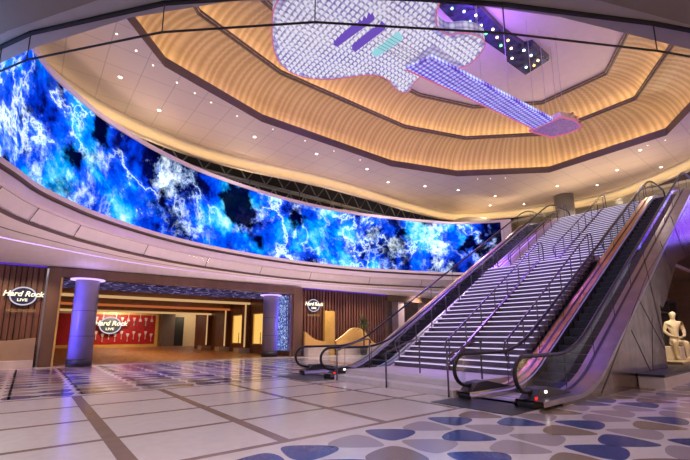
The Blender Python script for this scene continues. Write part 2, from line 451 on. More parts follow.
# ribbon of glazed panels
rb = empty('glazed_ribbon', (13,21.4,4.8), 'band of glass panels running under the curved video wall', 'ribbon')
A1 = arc(.05); A2 = arc(.30)
m = MB(); m.strip([at(A1, 5.38), at(A2, 4.92)], 0); m.build('panel_backing', M['white'], rb)
A1g = arc(-.01); A2g = arc(.24)
seg = 8
for i in range(0, len(ARC)-1, seg):
    j = min(i+seg, len(ARC)-1)
    m = MB(); m.strip([at(A1g[i:j+1], 5.36), at(A2g[i:j+1], 4.94)], 0)
    m.build('glass_panel', M['ribbonglass'], rb)
    m = MB(); m.tube([(*A1g[i], 5.37), (*A2g[i], 4.93)], .014, 4); m.build('joint', M['seam'], rb)
m = MB(); m.strip([at(arc(.28), 4.94), at(arc(.22), 4.90), at(arc(.34), 4.84)], 0); m.build('bottom_trim', M['darktrim'], rb)
# soffit from the ribbon back to the wall
AS = arc(.34); W = []
i3 = next(i for i, p in enumerate(AS) if p[0] > 3)
for i, p in enumerate(AS):
    x = p[0]
    if i < i3: x = -10+(AS[i3][0]+10)*(i/i3)
    elif x > 22: x = x + (x-22)*.8
    W.append((x, 21.95))
for i in range(1, len(W)):
    if W[i][0] <= W[i-1][0]: W[i] = (W[i-1][0]+.05, 21.95)
def lerp(t, z0=4.84, z1=4.40): return [(a[0]*(1-t)+b[0]*t, a[1]*(1-t)+b[1]*t, z0*(1-t)+z1*t) for a, b in zip(AS, W)]
m = MB(); m.strip([lerp(0), lerp(.18), lerp(.36), lerp(1)], 0); struct(m.build('ceiling_soffit', M['white']))
m = MB()
a = lerp(.36); m.strip([[(x,y,z-.004) for x,y,z in lerp(.352)], [(x,y,z-.012) for x,y,z in lerp(.372)]], 0)
tag(m.build('cove_light_line', M['led_lilac']), 'thin lilac light line along the soffit below the video wall', 'light')
m = MB()
m.strip([[(x,y,z-.004) for x,y,z in lerp(.175)], [(x,y,z-.008) for x,y,z in lerp(.19)]], 0)
struct(m.build('trim_2', M['darktrim']))

# ------------------------------------------------------------------ back wall with slats
wb = MB()
wb.box((-8,22.15,0), (.45,22.4,4.45), 1); wb.box((13.75,22.15,0), (21.6,22.4,4.45), 1)
wb.box((-8,22.0,4.38), (34,22.4,6.4), 2)
wb.box((.45,22.1,4.36), (13.75,22.4,4.45), 1)
rs = random.Random(2)
x = -8
while x < .40:
    w = .13+.05*rs.random(); wb.box((x,22.0-.05*rs.random(),0), (min(x+w,.44),22.15,4.38), 0); x += w+.035
x = 13.85
while x < 21.5:
    w = .15; wb.box((x,22.0,0), (x+w,22.15,4.38), 0); x += w+.10
struct(wb.build('wall_back', [M['walnut'],M['walnutback'],M['browninner']]))
wr = MB()
wr.box((21.6,22.15,0), (21.9,30,4.4)); wr.box((21.9,29.5,0), (36,30,8.4), 0)
wr.box((21.6,21.85,3.95), (34,22.15,4.38), 0)
wr.box((23.2,22.3,0),(23.9,23,4.4),1); wr.box((26.4,22.3,0),(27.1,23,4.4),1)
struct(wr.build('wall_right', [M['browninner'],M['lilacwhite']]))
for (x0, x1, wh) in ((-6,.4,'above the left slatted wall'),(13.85,21.5,'above the right slatted wall')):
    m = MB(); m.box((x0,21.9,4.33), (x1,21.97,4.375))
    tag(m.build('light_strip', M['led_purple']), 'purple light strip '+wh, 'light')
# ------------------------------------------------------------------ portal frame and corridor
pf = empty('portal_frame', (7,22,0), 'broad dark brown frame around the wide corridor opening', 'frame')
m = MB(); m.box((.52,21.75,0), (.98,22.3,4.36)); bevel(m.build('left_post', M['frame'], pf), .02)
m = MB(); m.box((13.15,21.75,0), (13.75,22.3,4.36)); bevel(m.build('right_post', M['frame'], pf), .02)
m = MB(); m.box((.98,21.75,3.93), (13.15,22.3,4.36)); bevel(m.build('header', M['frame'], pf), .02)
for x0 in (.98, 13.07):
    m = MB(); m.box((x0,21.9,0), (x0+.08,22.1,3.93)); m.build('brass_edge', M['brass'], pf)
co_ = MB()
co_.box((.6,22.3,0), (.9,50,4.6), 0)
co_.box((13.4,22.3,0), (13.7,41,4.5), 0)
co_.box((13.4,41,0), (13.7,41.3,4.5), 0)
struct(co_.build('wall_left', [M['cratewood']]))
m = MB(); m.box((.9,26.5,4.16), (13.4,49.7,4.4)); struct(m.build('ceiling_corridor', M['darktrim']))
m = MB(); m.box((1.0,22.3,3.90), (13.3,26.5,4.05)); tag(m.build('lattice_ceiling', M['lattice']), 'purple lit lattice panel on the ceiling just inside the wide opening', 'ceiling panel')
m = MB(); m.box((-2,50,0), (20,50.3,4.5)); struct(m.build('wall_far', M['warmwall']))
for k, (y, zb, zt_, l) in enumerate(((28.5,3.62,4.14,'nearest'),(32.4,3.34,3.82,'middle'),(36.7,3.12,3.60,'farthest'))):
    pr = empty('light_portal', (7,y,0), 'gold lit beam and posts spanning the corridor, %s of three' % l, 'beam', 'lit portals along the corridor')
    m = MB(); m.box((.95,y,zb+.18), (13.35,y+.5,4.15)); m.build('beam', M['goldframe'], pr)
    m = MB(); m.box((.95,y-.06,zb+.02), (13.3,y+.45,zb+.16)); m.build('light_strip', M['led_cream'] if k != 1 else emit('amber_led', (1,.26,.08), .45), pr)
    m = MB(); m.box((13.0,y,.35), (13.38,y+.5,zb)); m.build('post', M['cratewood'], pr)
    m = MB(); m.box((12.93,y-.05,.42), (13.0,y+.08,zb)); m.build('post_light', M['led_cream'], pr)
    m = MB(); m.box((12.5,y-.1,0), (13.39,y+.9,.36)); m.build('plinth', M['marble'], pr)
    m = MB(); m.box((.92,y,.0), (1.2,y+.5,zb)); m.build('post', M['cratewood'], pr)
    m = MB(); m.box((1.2,y-.05,0.1), (1.26,y+.08,zb)); m.build('post_light', M['led_cream'], pr)
for y, l in ((30.7,'farther'),(26.9,'nearer')):
    nb = empty('display_niche', (13.3,y,0), 'gold lit display niche in the corridor wall, %s of two' % l, 'niche', 'display niches')
    m = MB(); m.box((13.28,y-.85,.62), (13.395,y+.85,.70)); m.box((13.28,y-.85,2.86), (13.395,y+.85,2.94)); m.box((13.28,y-.93,.62), (13.395,y-.85,2.94)); m.box((13.28,y+.85,.62), (13.395,y+.93,2.94)); m.build('surround', M['brass'], nb)
    m = MB(); m.box((13.37,y-.85,.70), (13.395,y+.85,2.86)); m.build('back_panel', M['led_niche'], nb)
    m = MB(); m.lathe((13.32,y-.3), [(.03,.70),(.035,1.1),(.02,1.3),(.03,1.5)], 10); m.build('exhibit', M['ptan'], nb)
# far end of the corridor : red display, brown panel, doorway
rd = empty('red_display_wall', (8.5,49.9,0), 'red memorabilia wall with rows of silver guitars at the end of the corridor', 'display')
m = MB(); m.box((1.2,49.8,.25), (11.6,49.98,3.5)); m.build('red_panel', M['red'], rd)
m = MB()
m.box((1.0,49.7,0), (11.9,49.95,.28)); m.box((11.6,49.7,.28), (11.9,49.95,3.75)); m.box((3.8,49.7,3.5), (11.6,49.95,3.75)); m.build('gold_frame', M['gold'], rd)
m = MB()
for i in range(40):
    for j in range(3):
        xx = 4.4+i*.18; 
rgi = 0
gp = None
def wall_guitar(x, z, flip):
    global gp
    if gp is None:
        g = empty('wall_guitar', (x,49.72,z), 'small silver guitar hung in a row on the red wall', 'guitar', 'silver guitars on the red wall')
        b = MB()
        body = catmull([(0,-.17),(.13,-.14),(.14,-.03),(.08,.04),(.11,.12),(.05,.18),(-.05,.18),(-.11,.12),(-.08,.04),(-.14,-.03),(-.13,-.14)], 3, True)
        b.prism([(x+a,z+c) for a,c in body], 49.68, 49.76, 0, 'y'); b.build('body', M['chrome'], g)
        b = MB(); b.box((x-.025,49.69,z+.17), (x+.025,49.75,z+.60)); b.box((x-.045,49.69,z+.60), (x+.045,49.75,z+.72)); b.build('neck', M['chrome'], g)
        gp = g; g.rotation_euler = (0, PI if flip else 0, 0); return g
    g = copy_tree(gp); g.location = (x,49.72,z); g.rotation_euler = (0, PI if flip else 0, 0); return g
for i in range(12): wall_guitar(4.55+.6*i, 3.05 - .12*(i % 2), False if i % 2 else True)
for i in range(12): wall_guitar(4.6+.6*i, 1.55-.25*(i % 2), True)
m0 = None
for i in range(8):
    for j in range(3):
        x = 7.7+.46*i+(.23 if j % 2 else 0); z = 1.95+.36*j
        if m0 is None:
            m = MB(); m.prism(catmull([(0,-.11),(.09,.07),(0,.10),(-.09,.07)],4,True), -.02, .02, 0, 'y'); m0 = m.build('guitar_pick_ornament', M['signgrey'])
            tag(m0, 'small dark pick shaped ornament on the red wall', 'ornament', 'pick ornaments on the red wall'); q = m0
        else: q = m0.copy(); COL.objects.link(q)
        q.location = (x,49.77,z)
m = MB(); m.box((12.3,49.6,0), (13.7,49.95,3.9)); tag(m.build('door_panel', M['darktrim']), 'brown panel beside the red display wall at the corridor end', 'panel')
m = MB(); m.box((13.7,49.7,0), (14.75,49.96,3.4)); tag(m.build('dark_doorway', M['black']), 'dark doorway right of the brown panel at the corridor end', 'doorway')

# ------------------------------------------------------------------ signs
def sign(x, y, z, w, sub, label, disc, letters, depth=.12, rz=0.):
    s = empty('wall_sign', (x,y,z), label, 'sign')
    m = MB(); r = w*.30
    ring = [(x+r*math.cos(a*PI/24), z-.04*w+r*.86*math.sin(a*PI/24)) for a in range(48)]
    m.prism(ring, y-depth*.5, y, 0, 'y'); m.build('disc', M[disc], s)
    m = MB(); m.tube([(a, y-depth*.55, b) for a, b in ring], w*.018, 8, closed=True); m.build('ring', M['signring'], s, True)
    text_obj('lettering', 'Hard Rock', w*.212, M[letters], s, (x, y-depth, z+.02*w), shear=.25, extr=.02, bold=w*.006, sx=1.0)
    text_obj('live_lettering', 'LIVE', w*.11, M[letters], s, (x-.01*w, y-depth, z-.16*w), extr=.02, bold=w*.003, sx=1.2)
    if sub: text_obj('small_lettering', sub, w*.11, M['signdim'], s, (x, y-depth*.6, z-.47*w), extr=.01, sx=.95)
    return s
sign(-.27,21.88,3.06,1.45,'HOLLYWOOD','lit round sign with cream lettering on the left slatted wall','signblue','signtext')
sign(14.70,21.88,3.32,1.5,'HOLLYWOOD','smaller looking lit round sign on the slatted wall right of the corridor','signblue','signtext')
sign(7.0,49.45,2.45,3.3,None,'yellow lettered round sign on the red wall at the corridor end','signgrey','signtext', .2)

# ------------------------------------------------------------------ banquettes, panel, plant
def wave(name, label, pts, z0, zb, y, mat, led):
    e_ = empty(name, (pts[0][0], y, 0), label, 'banquette')
    top = catmull(pts, 8); poly = [(pts[0][0], z0)] + [(pts[-1][0], z0)] + top[::-1]
    m = MB(); m.prism(poly, y, y+.18, 0, 'y'); m.build('wavy_back', mat, e_)
    m = MB(); m.strip([[(a, y+.18, b-.02) for a, b in top], [(a, y+.26, b+.0) for a, b in top]], 0); m.build('edge_light', led, e_)
    m = MB(); m.box((pts[0][0], y-.35, 0), (pts[-1][0], y+.15, z0)); bevel(m.build('stone_base', M['marble'], e_), .015)
    return e_
wave('banquette', 'taupe wall banquette with curved glowing top under the left sign', [(-6,1.5),(-4,1.75),(-2.2,1.38),(-.9,1.12),(.35,1.24)], .32, 0, 21.55, M['taupe'], M['led_seat'])
wave('banquette', 'low ochre wave shaped banquette left of the gold panel', [(13.85,1.55),(14.5,1.12),(15.1,.95),(15.45,.92)], .55, 0, 21.45, M['ochre'], M['led_seat'])
wave('banquette', 'ochre wave shaped banquette with a high crest right of the gold panel', [(16.4,.95),(17.1,1.35),(17.7,1.75),(18.3,1.82),(18.9,1.55),(19.5,.95),(20.1,.65)], .55, 0, 21.45, M['ochre'], M['led_seat'])
m = MB(); m.box((15.5,21.6,0), (16.3,21.85,2.93)); tag(bevel(m.build('gold_panel', M['gold']), .01), 'tall plain gold panel standing against the slatted wall', 'panel')
pl = empty('yucca_plant', (18.15,20.75,0), 'spiky yucca plant beside the ochre banquette', 'plant')
m = MB(); m.lathe((18.15,20.75), [(.22,0),(.28,.55),(.25,.55)], 16); m.build('pot', M['pot'], pl, True)
m = MB(); m.tube([(18.15,20.75,.5),(18.2,20.75,1.2),(18.12,20.75,1.9)], .05, 8); m.build('stem', M['bark'], pl, True)
m = MB(); r3 = random.Random(5)
for i in range(90):
    a = r3.random()*2*PI; el = r3.uniform(-.5,1.35); L = r3.uniform(.6,1.0)
    d_ = Vector((math.cos(a)*math.cos(el), math.sin(a)*math.cos(el), math.sin(el))); s_ = d_.cross(Vector((0,0,1))).normalized()*.03
    b0 = Vector((18.12,20.75,1.9+r3.uniform(-.15,.2))); p1_ = b0+d_*L*.55; p2_ = b0+d_*L+Vector((0,0,-.12))
    k = len(m.v); m.v += [tuple(b0-s_),tuple(b0+s_),tuple(p1_+s_),tuple(p1_-s_),tuple(p2_)]
    m.face((k,k+1,k+2,k+3)); m.face((k+3,k+2,k+4))
m.build('foliage', M['leaf'], pl)

# ------------------------------------------------------------------ columns
def column(x, y, r, z0, z1, label, mat, light=True, g=None):
    c = empty('round_column', (x,y,z0), label, 'column', g)
    m = MB(); m.lathe((x,y), [(r,z0+.32),(r,z1)], 40); m.build('shaft', mat, c, True)
    m = MB(); m.lathe((x,y), [(r+.02,z0),(r+.02,z0+.32)], 40); m.build('base', M['dark'], c, True)
    if light:
        m = MB(); m.lathe((x,y), [(r+.02,z1-.06),(r+.20,z1-.05),(r+.20,z1),(r,z1)], 40); m.build('light_ring', M['led_lilac'], c, True)
        m = MB()
        for t in (z0+1.3, z0+2.4): m.lathe((x,y), [(r+.003,t),(r+.006,t+.01),(r+.003,t+.02)], 40)
        m.build('joint', M['seam'], c)
    return c
column(1.95,21.2,.47,0,3.84,'left of the two purple lit round columns at the corridor opening', M['purplecol'])
column(12.15,22.95,.48,0,3.88,'right of the two purple lit round columns at the corridor opening', M['purplecol'])
column(31.6,12.4,.68,8.4,12.0,'grey round column standing on the upper floor at the top of the stairs', M['slab'], False)
# crystal strands
m = MB(); rr = random.Random(8)
for i in range(24):
    y = 22.45+ i*.075; m.tube([(13.25-.12*(i % 3),y,.35),(13.25-.12*(i % 3),y,3.88)], .022, 5)
tag(m.build('crystal_curtain', M['crystal']), 'blue sparkling curtain of crystal strands beside the right column', 'curtain', None, 'stuff')

# ------------------------------------------------------------------ main ceiling with octagonal dome
OUT = [(26.0,4.7),(26.15,11.0),(21.9,15.2),(17.2,16.85),(8.2,17.1),(3.2,15.7),(-.6,11.6),(-1.6,6.5),(1,1.5),(7,-1.2),(17.2,-1.2)]
CE = catmull([(-3.2,12),(-1.3,17.2),(1.3,19.9),(5.2,21.4),(9.2,21.6),(16,20.8),(24,20.9),(28.8,20.2),(31.8,16.5),(33.6,11),(32.4,7.5),(30.6,4.6),(28,1)], 6)
outer = CE + [(24,-8),(0,-12),(-10,-6),(-8,6)]
me = bpy.data.meshes.new('ceiling'); 
import bmesh
bm = bmesh.new()
vo = [bm.verts.new((x,y,12)) for x,y in outer]; vi = [bm.verts.new((x,y,12)) for x,y in OUT]
eo = [bm.edges.new((vo[i], vo[(i+1) % len(vo)])) for i in range(len(vo))]; ei = [bm.edges.new((vi[i], vi[(i+1) % len(vi)])) for i in range(len(vi))]
bmesh.ops.triangle_fill(bm, use_beauty=True, use_dissolve=False, edges=eo+ei)
for f_ in bm.faces:
    if f_.normal.z > 0: f_.normal_flip()
bm.to_mesh(me); bm.free(); me.materials.append(M['tile'])
ob = bpy.data.objects.new('ceiling', me); COL.objects.link(ob); struct(ob)
def ins(d): return offs(OUT, d)     # OUT is counter clockwise -> left = inwards
def dome_strip(prof, mats, name, mi, smooth=False):
    m = MB(); m.strip([at(ins(a), z) for a, z in prof], mi, closed=True); return struct(m.build(name, mats, None, smooth))
# fascia, ledge
dome_strip([(0,12),(0.0,12.0),(.02,12.42),(-.38,12.42),(-.38,12.34)], [M['darktrim']], 'trim_3', 0)
def cove(i0, z0, i1, z1, n=10):
    P = []
    for k in range(n+1):
        t = k/n*PI/2
        P.append((i0+(i1-i0)*(1-math.cos(t)), z0+(z1-z0)*math.sin(t)))
    return P
# ceiling coves (gold veneer)
dome_strip([(-.42,12.42)]+cove(-.42,12.45,1.42,13.92), [M['cove']], 'ceiling_cove', 0)
dome_strip([(1.42,13.92),(1.50,13.92),(1.50,14.0),(1.56,14.0),(1.56,14.12),(1.10,14.12)], [M['darktrim'],M['cove']], 'trim_4', [0,0,1,0,0])
dome_strip([(1.05,14.12)]+cove(1.05,14.14,2.85,15.25), [M['cove']], 'ceiling_cove', 0)
dome_strip([(2.85,15.25),(2.95,15.25),(2.95,15.32),(3.02,15.32),(3.02,15.42),(2.8,15.42)], [M['darktrim'],M['cove']], 'trim_5', [0,0,1,0,0])
top = MB(); P = ins(2.8); top.v = at(P, 15.42); top.face(list(range(len(P)))[::-1]); M['domeflat'] = pbr('dome_flat_paint', (.66,.55,.50), .6, var=.03)
struct(top.build('ceiling_dome', M['domeflat']))
for nm, d, z, lab in (('lower', -.22, 12.44, 'warm light strip hidden on the lower ledge of the octagonal ceiling'), ('upper', 1.28, 14.14, 'warm light strip hidden on the upper ledge of the octagonal ceiling')):
    m = MB(); m.strip([at(ins(d), z), at(ins(d+.10), z)], 0, closed=True)
    tag(m.build('light_strip', M['led_gold']), lab, 'light')
# gold band round the ceiling edge
def ce(d): return offs(CE, d, closed=False)
m = MB(); m.strip([at(ce(a), z) for a, z in ((0,12.0),(0,11.88),(.28,11.86),(.44,11.70),(.47,11.52),(.42,11.36),(.12,11.34),(.12,11.42))], 0)
M['goldband'] = pbr('cream_gold_band', (.80,.68,.48), .5, var=.03)
struct(m.build('trim_6', M['goldband'], None, True))
m = MB(); m.strip([at(ce(.17), 11.355), at(ce(.27), 11.355)], 0); tag(m.build('light_strip', M['led_band']), 'warm light strip in the curved cove above the video wall', 'light')
# upper storey behind
up = MB()
up.box((-6,22.4,8.0), (24,36,8.4), 0)
struct(up.build('floor_upper', [M['slab']]))
up = MB(); up.box((25.15,5.6,8.0), (40,9.9,8.395)); up.box((26.2,9.9,8.0), (40,13.2,8.395)); up.box((29.2,13.2,8.0), (40,30,8.395)); up.box((26.2,3.2,8.0), (40,5.6,8.395)); struct(up.build('floor_landing', [M['slab']]))
m = MB(); m.box((-8,34,8.4), (42,34.3,14.2)); m.box((40,0,8.4), (40.3,34,14.2)); struct(m.build('wall_upper', M['browninner']))
m = MB(); m.box((-8,12,13.9), (40,34.3,14.1)) ; struct(m.build('ceiling_plenum', M['darkceil']))
# --> keep the plenum clear of the dome : dome top is 15.4, so it starts behind Y 22
bpy.data.objects['ceiling_plenum'].data.clear_geometry()
m = MB(); m.box((-8,17.6,13.9), (40,34.3,14.1)); bpy.data.objects.remove(bpy.data.objects['ceiling_plenum']); struct(m.build('ceiling_plenum', M['darkceil']))
m = MB(); m.box((33.9,2,11.5), (40,24,11.7)); struct(m.build('ceiling_landing', M['goldband']))
for i, (x, y) in enumerate(((35.0,9.0),(35.6,11.6),(35.2,6.4),(37.5,8.2),(37.6,11),(36.2,14))):
    m = MB(); m.box((x-.5,y-.9,11.46), (x+.5,y+.9,11.498)); tag(m.build('ceiling_tile', M['panelwhite']), 'white panel in the tan ceiling beyond the stair top', 'panel', 'white ceiling panels beyond the stairs')
# trusses
for i, (y, l) in enumerate(((25.0,'nearest'),(28.0,'middle'),(31.0,'farthest'))):
    t = empty('roof_truss', (12,y,12.2), 'dark steel roof truss above the video wall, %s of three' % l, 'truss', 'roof trusses')
    m = MB(); m.tube([(2,y,12.1),(30,y,12.1)], .08, 6); m.tube([(2,y,13.2),(30,y,13.2)], .08, 6); m.build('chord', M['truss'], t)
    m = MB()
    for k in range(19):
        a = 2+k*1.5; m.tube([(a,y,12.1),(a+.75,y,13.2)], .05, 5); m.tube([(a+.75,y,13.2),(a+1.5,y,12.1)], .05, 5)
    m.build('web', M['truss'], t)
for x, y, rx, l in ((20.0,25.4,1.9,'left'),(29.6,19.3,1.8,'right')):
    t = empty('oval_cove_light', (x,y,11.0), 'glowing oval ceiling recess seen over the video wall, %s of two' % l, 'light')
    z = 11.35 if l == 'left' else 11.1
    pts = [(x+rx*math.cos(a*PI/20), y+rx*.8*math.sin(a*PI/20)) for a in range(40)]
    m = MB(); m.strip([at(pts, z), at([((p[0]-x)*.9+x,(p[1]-y)*.9+y) for p in pts], z-.35), at([((p[0]-x)*.82+x,(p[1]-y)*.82+y) for p in pts], z-.35)], 0, closed=True); m.build('rim', M['goldband'], t, True)
    m = MB(); m.prism([((p[0]-x)*.8+x,(p[1]-y)*.8+y) for p in pts], z-.3, z-.27); m.build('lens', M['led_soft'], t)
rg = empty('upper_guard_rail', (13,23.0,8.4), 'thin guard rail posts along the upper gallery behind the video wall', 'railing')
m = MB(); m.box((-4,22.9,9.45),(24,22.96,9.5)); m.build('top_rail', M['rail'], rg)
for i in range(15):
    m = MB(); m.box((-3+i*1.9,22.9,8.4),(-2.96+i*1.9,22.95,11.3 if i%2 else 9.45)); m.build('post', M['rail'], rg)

# ------------------------------------------------------------------ near slab over the camera
SL = [(-4,17.5),(-1.9,13.6),(-1.22,12.17),(-.55,10.93),(1.02,8.55),(2.5,6.85),(4.3,5.35),(6.16,4.0),(8.1,2.9),(11.5,1.43),(17,-1.2),(24,-5)]
m = MB(); m.prism(SL+[(24,-14),(-14,-14),(-14,17.5)], 8.0, 8.4); struct(m.build('ceiling_near', M['slab']))
GLS = [(-2.0,13.1),(-1.15,11.32),(-.63,10.38),(1.47,7.68),(3.7,5.58),(6.82,3.46),(9.81,1.72),(13.6,-.2)]
m = MB(); m.strip([at(SL, 7.995), at(offs(GLS_ := SL, -.55, closed=False), 7.995)], 0); struct(m.build('trim_7', M['slablip']))
sc = empty('smoke_curtain', (3.7,5.58,7.3), 'clear glass smoke curtain hung in panes from the ceiling edge overhead', 'glass curtain')
m = MB(); m.strip([at(offs(GLS,.035,False), 7.99), at(offs(GLS,-.035,False), 7.99), at(offs(GLS,-.035,False), 7.93), at(offs(GLS,.035,False), 7.93)], 0); m.build('track', M['black'], sc)
m = MB(); m.tube([(*p, 7.3) for p in GLS], .022, 6); m.build('bottom_rail', M['black'], sc)
for a, b in zip(GLS, GLS[1:]):
    m = MB(); m.strip([[(*a,7.3),(*b,7.3)], [(*a,7.95),(*b,7.95)]], 0); m.build('pane', M['curtainglass'], sc)
    m = MB(); m.tube([(*b,7.3),(*b,7.95)], .012, 5); m.build('joint', M['seam'], sc)

# ------------------------------------------------------------------ hanging guitar
gt = empty('hanging_guitar', (8,8.6,11.3), 'giant illuminated guitar sculpture of white light rods hanging under the ceiling dome', 'sculpture')
low = [(4.75,8.3),(4.73,9.27),(5.03,10.02),(5.47,10.78),(5.97,11.33),(6.38,11.55),(6.85,11.62),(7.42,11.46),(8.05,11.04),(8.61,10.4),(8.98,9.98),(9.38,9.72),(9.82,9.7),(10.39,9.89),(10.8,9.9),(10.98,9.68),(10.78,9.29),(10.66,8.9),(10.72,8.6)]
upp = [(11.40,7.5),(11.46,7.1),(11.23,6.51),(10.98,6.28),(10.64,6.21),(10.13,6.39),(9.78,6.72),(9.57,6.83),(9.13,6.8),(8.76,6.54),(8.48,6.20),(8.1,5.6),(7.4,5.1),(6.5,5.0),(5.7,5.3),(5.1,6.1),(4.8,7.2)]
BO = catmull(low+upp, 3, True)
def gprism(poly, z0, z1, name, mat, par):
    m = MB(); m.prism(poly, z0, z1); return m.build(name, mat, par)
gprism(BO, 11.0, 11.45, 'body', M['gem'], gt)
m = MB(); m.tube([(x,y,10.99) for x,y in BO], .022, 6, closed=True); m.build('outline_light', M['neon'], gt)
# rods on the underside give the body its relief
m = MB(); from math import floor
def inside(x, y, P):
    c = False; j = len(P)-1
    for i in range(len(P)):
        if (P[i][1] > y) != (P[j][1] > y) and x < (P[j][0]-P[i][0])*(y-P[i][1])/(P[j][1]-P[i][1])+P[i][0]: c = not c
        j = i
    return c
BI = offs(BO, .12) if inside(*offs(BO,.12)[3], BO) else offs(BO, -.12)
M['rod'] = emit('rod_tips', (.90,.86,1.), .88)
x = 4.8
while x < 11.5:
    y = 5.0
    while y < 11.7:
        if inside(x, y, BI) and not (x > 9.7 and 7.45 < y < 8.75) : 
            k = len(m.v); a = .055
            m.v += [(x-a,y-a,10.99),(x+a,y-a,10.99),(x+a,y+a,10.99),(x-a,y+a,10.99),(x,y,10.86)]
            for q in ((0,4,1),(1,4,2),(2,4,3),(3,4,0)): m.face([k+i for i in q])
        y += .19
    x += .19
ro = m.build('light_rod_field', M['rod'], gt); ro['kind'] = 'stuff'
nk = [(9.75,8.66),(10.15,7.72),(17.38,6.70),(17.9,7.84)]
nk = [(9.75,8.68),(10.0,7.72),(17.45,6.98),(17.55,7.86)]
gprism(nk, 10.82, 11.0, 'neck', M['fret'], gt)
hd = [(17.45,6.62),(18.25,6.35),(19.11,6.43),(19.20,7.0),(19.05,7.70),(18.2,7.95),(17.55,8.10)]
M['gemdim'] = pbr('headstock_grey', (.60,.46,.50), .5, var=.3, scale=12)
gprism(hd, 10.85, 11.1, 'headstock', M['gemdim'], gt)
m = MB(); m.tube([(*p,10.83) for p in hd], .04, 6, closed=True); m.tube([(*nk[0],10.82),(*nk[3],10.82)], .035, 6); m.build('neck_outline_light', M['neon'], gt)
m = MB()
for k in range(6):
    y0 = 7.85+.13*k; m.tube([(7.9,y0,10.80),(18.5,y0-.78-.06*(k-2.5),10.78)], .010, 4)
m.build('string_set', M['wire'], gt)
for k in range(3):
    m = MB(); m.lathe((17.75+.5*k,6.30+.02*k), [(.05,10.86),(.09,10.9),(.09,10.98),(.05,11.0)], 10); m.build('tuning_peg', M['brass'], gt)
for q, mt in (([(6.92,9.30),(7.10,7.70),(7.26,7.70),(7.08,9.30)],'pickup'), ([(7.54,9.10),(7.62,7.75),(7.78,7.75),(7.70,9.10)],'pickup'), ([(8.22,8.85),(8.32,7.75),(8.54,7.75),(8.44,8.85)],'pickup2')):
    gprism(q, 10.80, 11.0, 'pickup' if mt == 'pickup' else 'bridge', M[mt], gt)
wp = [(5.4,9.8),(6.3,11.0),(8.4,10.3),(10.6,9.6),(10.9,6.5),(6.5,5.6),(5.2,7),(12.5,7.4),(14.3,7.3),(16.2,7.2),(17.2,7.1),(18.2,6.8),(18.8,7.3)]
for x, y in wp:
    m = MB(); m.tube([(x,y,11.0),(x,y,15.42)], .010, 4); m.build('suspension_wire', M['wire'], gt)
# sparkling panel on the dome
lp = empty('sparkle_light_panel', (16,8.4,15.1), 'dark jagged ceiling panel studded with coloured sparkling lights', 'light fixture')
LP = [(12.3,9.0),(12.2,8.5),(13.7,7.95),(15.7,8.05),(17.45,7.9),(17.6,7.6),(19.3,7.6),(19.5,8.95),(17.7,9.0),(17.4,8.8),(14.6,8.95),(13.4,9.1)]
m = MB(); m.prism(LP, 15.1, 15.4); M['panelblue'] = pbr('dark_blue_panel', (.05,.05,.12), .25, .5, var=.8, scale=3.); m.build('plate', M['panelblue'], lp)
cols = [(.5,.7,1),(.6,.75,1),(1,1,1),(.4,.6,1),(.9,.95,1),(1,.9,.7),(.3,1,.6),(1,.85,.6),(1,.8,.4),(.4,1,.6),(1,.8,.5),(.9,1,1),(.8,.95,1),(1,.85,.5),(1,.75,.35),(.8,1,.9),(1,.9,.8)]
cm = [emit('sparkle_%d' % i, tuple(v*v for v in c), 7.) for i, c in enumerate(cols)]
for i, (x, y) in enumerate([(12.73,8.67),(13.27,8.45),(13.86,8.25),(13.95,8.61),(14.54,8.44),(15.17,8.24),(15.14,8.57),(15.77,8.39),(16.35,8.17),(16.4,8.56),(16.97,8.36),(17.59,8.04),(18.21,8.0),(18.85,7.96),(19.06,8.27),(18.89,8.6),(17.67,8.7)]):
    m = MB(); m.lathe((x,y), [(.015,15.02),(.052,15.05),(.052,15.1)], 8); m.build('bulb', cm[i], lp)

# ------------------------------------------------------------------ downlights
big = [(1.93,17.55),(3.85,19.2),(8.61,18.75),(12.43,18.35),(16.25,18.12),(18.9,18.87),(29.06,11.77),(31.12,9.88),(30.87,6.1),(27.46,15.74),(29.24,17.25),(31.09,15.3),(29.19,8.03),(26.95,6.16),(21.55,17.75),(24.11,16.74)]
small = [(1.39,14.9),(2.12,15.4),(2.83,15.9),(3.9,16.45),(4.75,16.75),(5.58,17.0),(7.0,17.35),(9.0,17.4),(11,17.4),(13,17.4),(15,17.35),(23.36,14.6),(24.0,14.0),(24.7,13.3),(26.6,5.71),(26.61,4.9)]
proto = None
for i, (x, y) in enumerate(big):
    if proto is None:
        t = empty('ceiling_downlight', (x,y,12), 'recessed ceiling downlight glowing white in the tan ceiling', 'light', 'downlights in the tan ceiling')
        m = MB(); m.lathe((x,y), [(.075,11.985),(.075,11.992)], 16); m.build('lens', M['lamp'], t)
        m = MB(); m.strip([at([(x+r_*math.cos(k*PI/8), y+r_*math.sin(k*PI/8)) for k in range(16)], z_) for r_, z_ in ((.075,11.985),(.105,11.985),(.105,11.999))], 0, closed=True, uv=False); m.build('trim_ring', M['white'], t)
        proto = t
    else: t = copy_tree(proto); t.location = (x,y,12)
pr2 = None
for x, y in small:
    if pr2 is None:
        m = MB(); m.lathe((0,0), [(.032,-.012),(.032,-.002)], 12); pr2 = m.build('spot_downlight', M['lampdim'])
        tag(pr2, 'tiny recessed spot downlight beside the octagonal ceiling opening', 'light', 'tiny spots along the octagon edge'); q = pr2
    else: q = pr2.copy(); COL.objects.link(q)
    q.location = (x,y,12)

